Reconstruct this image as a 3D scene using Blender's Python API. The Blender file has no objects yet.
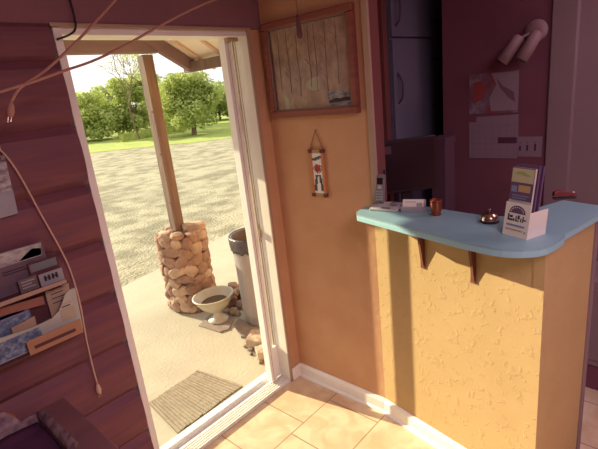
import bpy, bmesh, math, random
from mathutils import Vector, Matrix, noise
random.seed(11)
S = bpy.context.scene
COL = S.collection
PI = math.pi
V = Vector

# ------------------------------------------------------------------ materials
def lin(c):
    return tuple(((x/255)/12.92 if x/255 <= .04045 else ((x/255+.055)/1.055)**2.4) for x in c)
MATS = {}
def mat(name, col, rough=.7, col2=None, scale=8, bump=0, bscale=30, metal=0, emit=None, spec=.3,
        wave=None, stretch=(1, 1, 1), detail=5, lo=.35, hi=.65, trans=0):
    if name in MATS: return MATS[name]
    m = bpy.data.materials.new(name); m.use_nodes = True
    nt = m.node_tree; N = nt.nodes; L = nt.links
    b = N['Principled BSDF']
    b.inputs['Base Color'].default_value = (*col, 1)
    b.inputs['Roughness'].default_value = rough
    b.inputs['Metallic'].default_value = metal
    b.inputs['Specular IOR Level'].default_value = spec
    geo = N.new('ShaderNodeNewGeometry'); mp = N.new('ShaderNodeMapping')
    mp.inputs['Scale'].default_value = stretch
    L.new(geo.outputs['Position'], mp.inputs['Vector'])
    if col2:
        n = N.new('ShaderNodeTexNoise'); n.inputs['Scale'].default_value = scale; n.inputs['Detail'].default_value = detail
        L.new(mp.outputs[0], n.inputs['Vector'])
        r = N.new('ShaderNodeValToRGB'); r.color_ramp.elements[0].position = lo; r.color_ramp.elements[1].position = hi
        r.color_ramp.elements[0].color = (*col, 1); r.color_ramp.elements[1].color = (*col2, 1)
        L.new(n.outputs['Fac'], r.inputs['Fac']); L.new(r.outputs[0], b.inputs['Base Color'])
    if bump:
        n2 = N.new('ShaderNodeTexNoise'); n2.inputs['Scale'].default_value = bscale; n2.inputs['Detail'].default_value = 4
        L.new(mp.outputs[0], n2.inputs['Vector'])
        bp = N.new('ShaderNodeBump'); bp.inputs['Strength'].default_value = 1; bp.inputs['Distance'].default_value = bump
        L.new(n2.outputs['Fac'], bp.inputs['Height']); L.new(bp.outputs[0], b.inputs['Normal'])
    if emit:
        b.inputs['Emission Color'].default_value = (*emit[0], 1); b.inputs['Emission Strength'].default_value = emit[1]
    MATS[name] = m
    return m

M_orange = mat('orange stucco', (.55, .305, .165), .8, (.60, .35, .19), 5, bump=.004, bscale=14)
def stucco(name, ca, cb):
    m = bpy.data.materials.new(name); m.use_nodes = True
    nt = m.node_tree; N = nt.nodes; L = nt.links; b = N['Principled BSDF']; b.inputs['Roughness'].default_value = .75
    b.inputs['Specular IOR Level'].default_value = .25
    geo = N.new('ShaderNodeNewGeometry')
    n = N.new('ShaderNodeTexNoise'); n.inputs['Scale'].default_value = 6; n.inputs['Detail'].default_value = 6
    L.new(geo.outputs['Position'], n.inputs['Vector'])
    r = N.new('ShaderNodeValToRGB'); r.color_ramp.elements[0].color = (*ca, 1); r.color_ramp.elements[1].color = (*cb, 1)
    L.new(n.outputs['Fac'], r.inputs['Fac']); L.new(r.outputs[0], b.inputs['Base Color'])
    # knockdown plaster: plateaus with ragged edges
    n1 = N.new('ShaderNodeTexNoise'); n1.inputs['Scale'].default_value = 26; n1.inputs['Detail'].default_value = 9; n1.inputs['Roughness'].default_value = .65; n1.inputs['Distortion'].default_value = .2
    L.new(geo.outputs['Position'], n1.inputs['Vector'])
    r1 = N.new('ShaderNodeValToRGB'); r1.color_ramp.elements[0].position = .55; r1.color_ramp.elements[1].position = .61
    L.new(n1.outputs['Fac'], r1.inputs['Fac'])
    n2 = N.new('ShaderNodeTexNoise'); n2.inputs['Scale'].default_value = 75; n2.inputs['Detail'].default_value = 4
    L.new(geo.outputs['Position'], n2.inputs['Vector'])
    ad = N.new('ShaderNodeMath'); ad.operation = 'MULTIPLY_ADD'; ad.inputs[1].default_value = .35
    L.new(n2.outputs['Fac'], ad.inputs[0]); L.new(r1.outputs[0], ad.inputs[2])
    bp = N.new('ShaderNodeBump'); bp.inputs['Strength'].default_value = .5; bp.inputs['Distance'].default_value = .0018
    L.new(ad.outputs[0], bp.inputs['Height']); L.new(bp.outputs[0], b.inputs['Normal'])
    return m
M_stucco = stucco('orange knockdown stucco', (.48, .325, .145), (.55, .39, .19))
M_maroon = mat('maroon paint', (.19, .07, .10), .8, (.165, .06, .085), 3)
M_maroon2 = mat('brown maroon paint', (.20, .065, .06), .8)
M_header = mat('rose brown board', (.27, .13, .15), .75, (.23, .11, .13), 2)
M_white = mat('white trim paint', (.90, .885, .81), .45, (.86, .84, .75), 9, spec=.4)
M_trimB = mat('tan trim wood', (.42, .29, .21), .6)
M_vinyl = mat('white vinyl', (.90, .89, .85), .35, spec=.5)
M_dline = mat('dark seal', (.50, .42, .33), .7)
M_teal = mat('teal laminate', (.22, .40, .45), .38, (.25, .43, .48), 4, spec=.5)
M_tealedge = mat('teal edge', (.30, .54, .60), .35, spec=.5)
M_copper = mat('copper', (.42, .11, .06), .3, metal=.8)
M_rust = mat('rust brown iron', (.20, .075, .045), .6)
M_concrete = mat('pale concrete', (.40, .37, .29), .9, (.45, .42, .33), 3, bump=.004, bscale=40)
M_gravel = mat('gravel', (.22, .205, .14), .95, (.39, .365, .26), 2.2, bump=.05, bscale=22, detail=15, lo=.38, hi=.58)
M_grass = mat('lawn', (.27, .35, .07), .95, (.37, .43, .11), 1.5, bump=.06, bscale=9)
M_post = mat('weathered post', (.25, .18, .13), .8, (.17, .115, .10), 7, stretch=(3, 3, .4), bump=.004)
M_beam = mat('beam wood', (.27, .20, .205), .8, (.21, .15, .16), 5, stretch=(.5, 1, 2))
M_roofm = mat('white metal roof', (.82, .78, .68), .45)
M_mortar = mat('mortar', (.20, .14, .10), .95, bump=.01, bscale=40)
M_stones = [mat('stone a', (.38, .26, .18), .9, (.26, .16, .12), 12, bump=.006, bscale=30),
            mat('stone b', (.54, .41, .29), .9, (.38, .27, .19), 10, bump=.006, bscale=30),
            mat('stone c', (.25, .15, .11), .9, (.38, .25, .18), 9, bump=.006, bscale=30)]
M_rubble = [mat('rubble tan', (.34, .26, .19), .95, (.26, .18, .14), 14, bump=.006),
            mat('rubble red', (.20, .11, .09), .95, (.14, .08, .075), 14, bump=.006),
            mat('rubble grey', (.24, .19, .17), .95, (.30, .25, .215), 14, bump=.006)]
M_ceramic = mat('cream ceramic', (.46, .43, .34), .35, spec=.5)
M_soil = mat('dark soil', (.12, .08, .05), .95, bump=.01)
M_bin = mat('grey plastic', (.33, .29, .28), .5, (.27, .24, .235), 20, stretch=(1, 1, .1))
M_liner = mat('black bin liner', (.06, .045, .055), .3, bump=.006, bscale=40, spec=.6)
M_oak = mat('red oak frame', (.27, .09, .06), .5, (.21, .065, .05), 5, stretch=(2, 1, 9))
M_ornwood = mat('orange wood', (.55, .22, .08), .5)
M_black = mat('black plastic', (.03, .016, .022), .35)
M_screen = mat('dark screen', (.028, .012, .018), .22, spec=.5)
M_greyp = mat('grey handset plastic', (.20, .17, .18), .45)
M_ltgrey = mat('light grey plastic', (.45, .44, .42), .45)
M_paper = mat('off white paper', (.50, .46, .41), .8)
M_paper2 = mat('grey paper', (.34, .33, .33), .8)
M_cream = mat('cream card', (.74, .70, .60), .7)
M_ink = mat('dark ink', (.06, .04, .055), .8)
M_inkp = mat('purple ink', (.12, .065, .13), .7)
M_inkb = mat('blue grey ink', (.20, .22, .36), .7)
M_gold = mat('gold ink', (.42, .29, .13), .7)
M_green = mat('olive ink', (.30, .36, .14), .8)
M_yel = mat('yellow green print', (.46, .43, .25), .7)
M_chrome = mat('brass bell metal', (.62, .50, .40), .22, metal=1)
M_cab = mat('blue grey cabinet paint', (.16, .15, .215), .6, (.18, .165, .23), 3)
M_lilac = mat('rose grey paint', (.255, .18, .19), .7, (.235, .165, .18), 3)
M_cord = mat('brown cord', (.42, .22, .16), .6)
M_cordw = mat('tan cord', (.62, .42, .32), .6)
M_ceil = mat('ceiling board', (.46, .33, .32), .9)
M_log = None
M_desk = mat('dark desk', (.09, .035, .045), .6)
M_bark = mat('bark', (.20, .14, .09), .95)

def floor_mat():
    m = bpy.data.materials.new('beige tile'); m.use_nodes = True
    nt = m.node_tree; N = nt.nodes; L = nt.links; b = N['Principled BSDF']
    geo = N.new('ShaderNodeNewGeometry'); mp = N.new('ShaderNodeMapping')
    mp.inputs['Location'].default_value = (.0, -.0201, 0)
    L.new(geo.outputs['Position'], mp.inputs['Vector'])
    br = N.new('ShaderNodeTexBrick')
    br.inputs['Scale'].default_value = 1; br.inputs['Brick Width'].default_value = .335; br.inputs['Row Height'].default_value = .335
    br.inputs['Mortar Size'].default_value = .0035; br.inputs['Mortar Smooth'].default_value = .2; br.offset = .3
    L.new(mp.outputs[0], br.inputs['Vector'])
    n = N.new('ShaderNodeTexNoise'); n.inputs['Scale'].default_value = 6; n.inputs['Detail'].default_value = 6; n.inputs['Distortion'].default_value = 1
    L.new(geo.outputs['Position'], n.inputs['Vector'])
    r = N.new('ShaderNodeValToRGB'); r.color_ramp.elements[0].position = .38; r.color_ramp.elements[1].position = .62
    r.color_ramp.elements[0].color = (.66, .47, .28, 1); r.color_ramp.elements[1].color = (.78, .63, .42, 1)
    L.new(n.outputs['Fac'], r.inputs['Fac'])
    L.new(r.outputs[0], br.inputs['Color1']); L.new(r.outputs[0], br.inputs['Color2'])
    br.inputs['Mortar'].default_value = (.40, .26, .16, 1)
    L.new(br.outputs['Color'], b.inputs['Base Color']); b.inputs['Roughness'].default_value = .5
    bp = N.new('ShaderNodeBump'); bp.invert = True; bp.inputs['Distance'].default_value = .002
    L.new(br.outputs['Fac'], bp.inputs['Height']); L.new(bp.outputs[0], b.inputs['Normal'])
    return m
M_tile = floor_mat()

def log_mat():
    m = bpy.data.materials.new('red brown log stain'); m.use_nodes = True
    nt = m.node_tree; N = nt.nodes; L = nt.links; b = N['Principled BSDF']
    b.inputs['Roughness'].default_value = .55; b.inputs['Specular IOR Level'].default_value = .3
    geo = N.new('ShaderNodeNewGeometry'); mp = N.new('ShaderNodeMapping'); mp.inputs['Scale'].default_value = (1.2, 4, 14)
    L.new(geo.outputs['Position'], mp.inputs['Vector'])
    n = N.new('ShaderNodeTexNoise'); n.inputs['Scale'].default_value = 2.2; n.inputs['Detail'].default_value = 6; n.inputs['Distortion'].default_value = .6
    L.new(mp.outputs[0], n.inputs['Vector'])
    r = N.new('ShaderNodeValToRGB'); e = r.color_ramp.elements
    e[0].position = .3; e[0].color = (.15, .06, .085, 1); e[1].position = .78; e[1].color = (.24, .085, .085, 1)
    L.new(n.outputs['Fac'], r.inputs['Fac']); L.new(r.outputs[0], b.inputs['Base Color'])
    return m
M_log = log_mat()

def glass_mat():
    m = bpy.data.materials.new('picture glass'); m.use_nodes = True
    nt = m.node_tree; N = nt.nodes; L = nt.links
    b = N['Principled BSDF']; o = N['Material Output']
    b.inputs['Base Color'].default_value = (1, 1, 1, 1); b.inputs['Roughness'].default_value = .03
    b.inputs['IOR'].default_value = 1.45; b.inputs['Transmission Weight'].default_value = 1
    t = N.new('ShaderNodeBsdfTransparent'); g = N.new('ShaderNodeBsdfGlossy'); g.inputs['Roughness'].default_value = .03
    f = N.new('ShaderNodeFresnel'); f.inputs['IOR'].default_value = 1.13; mx = N.new('ShaderNodeMixShader')
    L.new(f.outputs[0], mx.inputs[0]); L.new(t.outputs[0], mx.inputs[1]); L.new(g.outputs[0], mx.inputs[2]); L.new(mx.outputs[0], o.inputs['Surface'])
    return m
M_glass = glass_mat()

def print_mat(name, c1, c2, c3, sx, scale):
    m = bpy.data.materials.new(name); m.use_nodes = True
    nt = m.node_tree; N = nt.nodes; L = nt.links; b = N['Principled BSDF']; b.inputs['Roughness'].default_value = .8
    geo = N.new('ShaderNodeNewGeometry'); mp = N.new('ShaderNodeMapping'); mp.inputs['Scale'].default_value = sx
    L.new(geo.outputs['Position'], mp.inputs['Vector'])
    n = N.new('ShaderNodeTexNoise'); n.inputs['Scale'].default_value = scale; n.inputs['Detail'].default_value = 9; n.inputs['Roughness'].default_value = .7
    L.new(mp.outputs[0], n.inputs['Vector'])
    r = N.new('ShaderNodeValToRGB'); e = r.color_ramp.elements
    e[0].position = .36; e[0].color = (*c1, 1); e[1].position = .62; e[1].color = (*c3, 1)
    x = e.new(.5); x.color = (*c2, 1)
    L.new(n.outputs['Fac'], r.inputs['Fac']); L.new(r.outputs[0], b.inputs['Base Color'])
    return m
M_print = print_mat('faded tree print', (.38, .26, .19), (.49, .345, .25), (.60, .45, .32), (1, 2.2, 1.2), 9)
M_photo = print_mat('grey mountain print', (.10, .08, .10), (.36, .33, .34), (.55, .53, .52), (5, 5, 12), 4)
M_moun = print_mat('snowy mountain print', (.24, .20, .22), (.40, .36, .34), (.50, .52, .46), (4, 4, 10), 5)
M_bluep = print_mat('blue cover print', (.07, .09, .15), (.15, .20, .28), (.34, .42, .46), (8, 8, 8), 6)
M_post1 = print_mat('red and grey poster print', (.22, .04, .05), (.17, .10, .14), (.26, .20, .24), (3, 3, 3), 4)

def leaf_mat(name, c, c2, tr=.5):
    m = bpy.data.materials.new(name); m.use_nodes = True
    nt = m.node_tree; N = nt.nodes; L = nt.links; o = N['Material Output']; nt.nodes.remove(N['Principled BSDF'])
    geo = N.new('ShaderNodeNewGeometry'); n = N.new('ShaderNodeTexNoise'); n.inputs['Scale'].default_value = 1.4; n.inputs['Detail'].default_value = 6
    L.new(geo.outputs['Position'], n.inputs['Vector'])
    r = N.new('ShaderNodeValToRGB'); r.color_ramp.elements[0].position = .4; r.color_ramp.elements[1].position = .6
    r.color_ramp.elements[0].color = (*c, 1); r.color_ramp.elements[1].color = (*c2, 1)
    L.new(n.outputs['Fac'], r.inputs['Fac'])
    d = N.new('ShaderNodeBsdfDiffuse'); t = N.new('ShaderNodeBsdfTranslucent'); mx = N.new('ShaderNodeMixShader'); mx.inputs[0].default_value = tr
    L.new(r.outputs[0], d.inputs[0]); L.new(r.outputs[0], t.inputs[0]); L.new(d.outputs[0], mx.inputs[1]); L.new(t.outputs[0], mx.inputs[2]); L.new(mx.outputs[0], o.inputs['Surface'])
    return m
M_leafA = leaf_mat('leaves warm green', (.36, .43, .12), (.60, .66, .26))
M_leafB = leaf_mat('leaves pale green', (.46, .52, .24), (.66, .72, .40))
M_leafC = leaf_mat('leaves deep green', (.32, .40, .13), (.54, .60, .26))
M_tall = leaf_mat('tall grass blades', (.34, .42, .10), (.55, .58, .2))

# ------------------------------------------------------------------ mesh helpers
def link(name, bm, m, parent=None, smooth=False, bevel=0):
    me = bpy.data.meshes.new(name)
    bmesh.ops.recalc_face_normals(bm, faces=bm.faces)
    bm.to_mesh(me); bm.free()
    me.materials.append(m)
    if smooth:
        for p in me.polygons: p.use_smooth = True
    o = bpy.data.objects.new(name, me); COL.objects.link(o)
    if bevel:
        b = o.modifiers.new('bevel', 'BEVEL'); b.width = bevel; b.segments = 2; b.limit_method = 'ANGLE'
    if parent is not None: o.parent = parent
    return o
def fix(o):        # children keep world positions: the thing's empty stays where its base is, children are offset back
    for ch in o.children: ch.matrix_parent_inverse = o.matrix_basis.inverted()
def tag(o, label, cat, group=None, kind=None):
    if label: o['label'] = label
    if cat: o['category'] = cat
    if group: o['group'] = group
    if kind: o['kind'] = kind
    return o
def thing(name, label, cat, loc=(0, 0, 0), group=None):
    o = bpy.data.objects.new(name, None); o.empty_display_size = .05; COL.objects.link(o); o.location = loc
    return tag(o, label, cat, group)
def struct(name, bm, m, parent=None, bevel=0, smooth=False):
    o = link(name, bm, m, parent, smooth, bevel)
    if parent is None: o['kind'] = 'structure'
    return o
def NB(): return bmesh.new()
def box(bm, x0, x1, y0, y1, z0, z1, M=None):
    vs = [bm.verts.new(V((x, y, z)) if M is None else M @ V((x, y, z))) for x in (x0, x1) for y in (y0, y1) for z in (z0, z1)]
    for f in ((0, 1, 3, 2), (4, 6, 7, 5), (0, 4, 5, 1), (2, 3, 7, 6), (0, 2, 6, 4), (1, 5, 7, 3)): bm.faces.new([vs[i] for i in f])
    return bm
def B(*a, M=None): return box(NB(), *a, M=M)
def prism(bm, pts, axis, a, b):
    """polygon pts extruded along axis (0,1,2) from a to b; pts are the two other coords in order"""
    def mk(p, c):
        l = list(p); l.insert(axis, c); return V(l)
    v0 = [bm.verts.new(mk(p, a)) for p in pts]; v1 = [bm.verts.new(mk(p, b)) for p in pts]
    n = len(pts)
    bm.faces.new(v0); bm.faces.new(v1[::-1])
    for i in range(n): bm.faces.new((v0[i], v0[(i+1) % n], v1[(i+1) % n], v1[i]))
    return bm
def lathe(bm, prof, c=(0, 0, 0), n=28, M=None, closed=False):
    rings = []
    for r, z in prof:
        ring = []
        for i in range(n):
            a = 2*PI*i/n; p = V((r*math.cos(a), r*math.sin(a), z))
            if M is not None: p = M @ p
            ring.append(bm.verts.new(p+V(c)))
        rings.append(ring)
    m = len(rings)
    for k in range(m if closed else m-1):
        A, C = rings[k], rings[(k+1) % m]
        for i in range(n): bm.faces.new((A[i], A[(i+1) % n], C[(i+1) % n], C[i]))
    if not closed: bm.faces.new(rings[0][::-1]); bm.faces.new(rings[-1])
    return bm
def tube(bm, pts, r, n=8):
    pts = [V(p) for p in pts]; rings = []
    up = V((.13, .21, .97)).normalized()
    for i, p in enumerate(pts):
        t = (pts[min(i+1, len(pts)-1)]-pts[max(i-1, 0)]).normalized()
        a = t.cross(up)
        if a.length < .05: a = t.cross(V((1, 0, 0)))
        a.normalize(); b = t.cross(a)
        rr = r[i] if isinstance(r, (list, tuple)) else r
        rings.append([bm.verts.new(p+(a*math.cos(2*PI*k/n)+b*math.sin(2*PI*k/n))*rr) for k in range(n)])
    for A, C in zip(rings, rings[1:]):
        for k in range(n): bm.faces.new((A[k], A[(k+1) % n], C[(k+1) % n], C[k]))
    bm.faces.new(rings[0][::-1]); bm.faces.new(rings[-1])
    return bm
def smoothpts(P, k=6):
    P = [V(p) for p in P]; out = []
    for i in range(len(P)-1):
        p0, p1, p2, p3 = P[max(i-1, 0)], P[i], P[i+1], P[min(i+2, len(P)-1)]
        for j in range(k):
            t = j/k
            out.append(.5*((2*p1)+(-p0+p2)*t+(2*p0-5*p1+4*p2-p3)*t*t+(-p0+3*p1-3*p2+p3)*t**3))
    out.append(P[-1]); return out
def frame_mat(o, ex, ey):
    ex = V(ex).normalized(); ey = V(ey).normalized(); ez = ex.cross(ey)
    m = Matrix((ex, ey, ez)).transposed().to_4x4(); m.translation = V(o); return m

# ------------------------------------------------------------------ geometry constants
K = V((0, -.64, 0)); AL = .1911
D = V((-math.sin(AL), -math.cos(AL), 0)); NN = V((-math.cos(AL), math.sin(AL), 0))
def H(a, o, z): p = K+D*a+NN*o; return V((p.x, p.y, z))
HM = Matrix((D, NN, V((0, 0, 1)))).transposed().to_4x4(); HM.translation = K   # (along, out, z) -> world (mirrored frame)
def Hprism(bm, poly, z0, z1):
    v0 = [bm.verts.new(H(a, o, z0)) for a, o in poly]; v1 = [bm.verts.new(H(a, o, z1)) for a, o in poly]
    n = len(poly); bm.faces.new(v0); bm.faces.new(v1[::-1])
    for i in range(n): bm.faces.new((v0[i], v0[(i+1) % n], v1[(i+1) % n], v1[i]))
    return bm
CEIL = 2.6; XJ = -.10; XL = -1.02; ZH = 2.06; GR = -.15

# ------------------------------------------------------------------ room shell
struct('floor', B(-3.3, 2.3, -4.2, -.003, -.05, 0), M_tile)
struct('ceiling', B(-3.3, 2.3, -4.2, 0, CEIL, CEIL+.05), M_ceil)
# front wall (with the door): right stub + header board
bm = NB(); box(bm, XJ+.026, 0, -.0, .17, 0, 2.095); box(bm, 0, 2.3, 0, .17, 0, 2.6)
struct('wall_front_right', bm, M_orange)
bm = NB(); box(bm, -3.3, 0, -.012, .17, 2.095, CEIL)
struct('wall_front_header', bm, M_header)
bm = NB(); box(bm, -3.3, -1.062, .05, .17, GR, 2.095)
struct('wall_front_left', bm, M_maroon2)
# right wall from the corner to the kink
struct('wall_right', B(0, .11, -.64, 0, 0, CEIL), M_orange)
struct('trim_1', B(-.012, .006, -.672, -.64, 1.2, CEIL), M_trimB, bevel=.003)
struct('trim_5', B(.006, .11, -.650, -.64, 1.2, CEIL), M_maroon2)
# half wall under the counter: front panel and end panel
bm = NB(); Hprism(bm, [(0, 0), (.817, 0), (.817, -.43), (.74, -.43), (.74, -.10), (0, -.10)], 0, 1.168)
struct('wall_half', bm, M_stucco)
bm = NB(); Hprism(bm, [(.78, .0035), (.8195, .0035), (.8195, -.012), (.817, -.012), (.817, 0), (.78, 0)], 0, 1.165)
struct('trim_2', bm, M_stucco)
bm = NB(); Hprism(bm, [(.817, -.405), (.823, -.405), (.823, -.436), (.735, -.436), (.735, -.43), (.817, -.43)], 0, 1.165)
struct('trim_3', bm, M_lilac)
# office behind
bm = NB(); box(bm, 1.1, 1.22, -1.115, -.493, 0, CEIL); struct('wall_office', bm, M_maroon)
bm = NB(); box(bm, .74, .79, -.285, 0, 0, CEIL); struct('wall_office_stub', bm, M_maroon2)
struct('wall_far', B(2.2, 2.3, -4.2, 0, 0, CEIL), M_maroon)
struct('wall_back', B(-3.3, 2.3, -4.2, -4.1, 0, CEIL), M_maroon2)
struct('wall_left', B(-3.3, -3.2, -4.1, 0, 0, CEIL), M_maroon2)
bm = NB(); box(bm, 1.085, 1.225, -1.24, -1.115, 0, CEIL); struct('trim_4', bm, M_lilac, bevel=.006)
d = struct('door_2', B(1.13, 1.17, -2.05, -1.24, 0, CEIL), M_lilac)
bm = NB(); lathe(bm, [(.012, 0), (.012, .03), (.028, .035), (.03, .05), (.02, .065)], (0, 0, 0), M=Matrix.Rotation(-PI/2, 4, 'Y')); 
for v in bm.verts: v.co += V((1.13, -1.98, 1.0))
struct('door_knob', bm, M_chrome, d, smooth=True)
struct('wall_office_end', B(1.1, 1.22, -4.1, -2.05, 0, CEIL), M_maroon)

# log siding of the front wall: one course per board, rounded faces
zz = 2.095; k = 0
bm = NB()
edges = [2.095, 1.97, 1.735, 1.5, 1.265, 1.03, .795, .56, .325, .09, 0.0]
for z1, z0 in zip(edges, edges[1:]):
    n = 8; pts = []
    h = z1-z0
    for i in range(n+1):
        t = i/n; s = math.sqrt(max(0, 1-(2*t-1)**2)); pts.append((-.010-.037*s**.8*(min(1, h/.2)), z0+h*t))
    pts += [(.05, z1), (.05, z0)]
    prism(bm, pts, 0, -3.2, -1.064+random.uniform(-.004, .002))
lg = struct('wall_front_logs', bm, M_log)

# door frame: jambs, head, stops, casing bead
bm = NB()
box(bm, XJ, XJ+.025, 0, .175, -.0, 2.085)                 # right jamb
box(bm, XL-.03, XL, -.006, .17, -.0, 2.085)              # left jamb
box(bm, XL, XJ, 0, .13, ZH, 2.095)                        # head
door = struct('door_1', bm, M_white, bevel=.002)
bm = NB(); box(bm, XJ-.002, XJ+.016, -.012, -.001, 0, 2.09); box(bm, XL-.04, XJ+.016, -.018, -.012, 2.085, 2.1); struct('casing', bm, M_trimB, door, bevel=.003)
bm = NB(); box(bm, XJ-.008, XJ, .108, .114, 0.02, ZH); box(bm, XJ-.003, XJ, .092, .0945, .02, ZH); box(bm, XJ-.003, XJ, .126, .129, .02, ZH); struct('weather_strip', bm, M_dline, door)
# storm door stile standing just clear of the jamb
bm = NB(); box(bm, -.198, -.158, .062, .112, .02, ZH+.0); struct('stile', bm, M_vinyl, door, bevel=.002)
bm = NB(); box(bm, -.180, -.177, .0605, .062, .02, ZH); struct('stile_seal', bm, M_dline, door)
bm = NB(); box(bm, -.20, -.13, .03, .06, ZH-.018, ZH); struct('latch_plate', bm, M_trimB, door, bevel=.003)
bm = NB(); box(bm, XJ-.006, XJ, .094, .098, .93, 1.05); box(bm, XJ-.014, XJ, .086, .096, .965, 1.01); struct('strike_plate', bm, M_trimB, door, bevel=.002)
bm = NB(); box(bm, -.158, XJ, .085, .112, .02, .235); struct('slit_light_block', bm, M_vinyl, door, bevel=.002)  # added to stop low sun coming through the slit beside the jamb
# threshold with ridges
bm = NB(); box(bm, XL, XJ+.0, 0.0, .10, -.05, .012)
for y in (.004, .022, .040, .058, .076): box(bm, XL, XJ, y, y+.009, .012, .018)
sill = struct('trim_sill', bm, M_white, bevel=.0015)
bm = NB(); box(bm, XL, XJ-.02, .135, .185, -.14, .025); box(bm, XL, XJ-.02, .10, .135, -.14, -.012); struct('sill_track', bm, M_vinyl, sill, bevel=.003)
# baseboards
def base_prof(h=.088, d=.014): return [(0, 0), (-d-.012, 0), (-d-.010, .010), (-d, .018), (-d, h-.018), (-d+.006, h-.006), (-.003, h), (0, h)]
bm = NB(); prism(bm, base_prof(), 1, -.636, -.013); struct('baseboard_right', bm, M_white)
bm = NB(); box(bm, XJ+.014, -.001, -.014, 0, 0, .088); struct('baseboard_front', bm, M_white, bevel=.004)
bm = NB()
for a0, a1 in ((-.0, .817),):
    v = [[bm.verts.new(H(a, -x, z)) for x, z in base_prof()] for a in (a0, a1)]
    n = len(v[0]); bm.faces.new(v[0]); bm.faces.new(v[1][::-1])
    for i in range(n): bm.faces.new((v[0][i], v[0][(i+1) % n], v[1][(i+1) % n], v[1][i]))
struct('baseboard_half', bm, M_white)

# ------------------------------------------------------------------ countertop and its brackets
poly = [(-.022, .034), (.012, .128), (.045, .158), (.37, .181), (.62, .196), (.70, .196)]
for i in range(1, 9):
    a = PI/2*(1-i/8); poly.append((.70+.163*math.cos(a), .06+.136*math.sin(a)))
poly += [(.862, -.02), (.858, -.045), (.846, -.055), (.846, -.46), (.66, -.48), (.60, -.16), (.54, -.115), (.03, -.10), (.03, .002), (-.0, .004)]
ct = thing('countertop', 'teal blue laminate countertop with rounded end on the orange half wall', 'countertop', H(.4, 0, 1.168))
bm = NB(); Hprism(bm, poly, 1.192, 1.2); link('top_surface', bm, M_teal, ct)
bm = NB(); Hprism(bm, poly, 1.169, 1.192); link('edge_band', bm, M_tealedge, ct, bevel=.002)
fix(ct)
for a, lab in ((.288, 'brown iron shelf bracket under the counter, nearer the door'), (.540, 'brown iron shelf bracket under the counter, nearer the rounded end')):
    br = thing('shelf_bracket', lab, 'bracket', H(a, 0, 1.0), 'brackets under the countertop')
    bm = NB(); w = .006
    for p in ([(0.001, .955), (.006, .955), (.042, 1.165), (.001, 1.165)],):
        v0 = [bm.verts.new(H(a-w, o, z)) for o, z in p]; v1 = [bm.verts.new(H(a+w, o, z)) for o, z in p]
        bm.faces.new(v0); bm.faces.new(v1[::-1])
        for i in range(4): bm.faces.new((v0[i], v0[(i+1) % 4], v1[(i+1) % 4], v1[i]))
    link('web', bm, M_rust, br)
    bm = NB(); Hprism(bm, [(a-.012, .001), (a+.012, .001), (a+.012, .005), (a-.012, .005)], .945, 1.16); link('wall_plate', bm, M_rust, br, bevel=.001)
    fix(br)

# ------------------------------------------------------------------ things on the counter
ZT = 1.2005
def LM(p, ex):        # local frame at p: local x = ex, local y = left of it, z up
    ex = V((ex[0], ex[1], 0)).normalized(); ey = V((0, 0, 1)).cross(ex); return frame_mat((p[0], p[1], p[2]), ex, ey)
# cordless phone on its base; local x runs along the counter to the right as seen from the room
Mp = LM((-.036, -.735, ZT), (.10, -.995))
base = thing('answering_machine', 'grey telephone base lying flat on the counter beside the trim post', 'telephone base', (-.036, -.735, ZT))
bm = NB(); v = []
prof = [(-.045, 0), (.045, 0), (.045, .024), (-.030, .012), (-.045, .010)]
w0 = [bm.verts.new(Mp @ V((-.068, y, z))) for y, z in prof]; w1 = [bm.verts.new(Mp @ V((.068, y, z))) for y, z in prof]
bm.faces.new(w0); bm.faces.new(w1[::-1])
for i in range(5): bm.faces.new((w0[i], w0[(i+1) % 5], w1[(i+1) % 5], w1[i]))
link('body', bm, M_ltgrey, base, bevel=.003)
bm = NB(); lathe(bm, [(.018, .018), (.020, .026), (.016, .029)], n=24)
for v in bm.verts: v.co = Mp @ (v.co+V((.035, .012, 0)))
link('speaker_grille', bm, M_greyp, base, smooth=True)
bm = NB()
for i in range(4): box(bm, -.01+i*.011, -.002+i*.011, -.036, -.028, .012, .0165, M=Mp)
link('button_row', bm, M_greyp, base); fix(base)
Mh = Mp @ Matrix.Translation((-.042, .018, .022)) @ Matrix.Rotation(math.radians(-12), 4, 'X')
hs = thing('cordless_handset', 'dark cordless phone handset standing upright in the telephone base', 'phone', tuple(Mh.translation))
bm = NB(); box(bm, -.021, .021, -.010, .012, 0, .135, M=Mh); link('body', bm, M_greyp, hs, bevel=.006)
bm = NB(); box(bm, -.015, .015, -.0115, -.0095, .088, .118, M=Mh); link('display', bm, M_screen, hs)
bm = NB(); box(bm, -.010, .010, -.0125, -.0095, .066, .082, M=Mh); link('navigation_key', bm, M_ltgrey, hs, bevel=.002)
keys = []
for r in range(4):
    for c in range(3):
        bm = NB(); box(bm, -.016+c*.0115, -.007+c*.0115, -.0128, -.0095, .012+r*.0125, .021+r*.0125, M=Mh); link('key', bm, M_paper2, hs)
bm = NB(); box(bm, .010, .020, -.004, .006, .13, .155, M=Mh); link('antenna', bm, M_black, hs, bevel=.003)
fix(hs)
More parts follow.
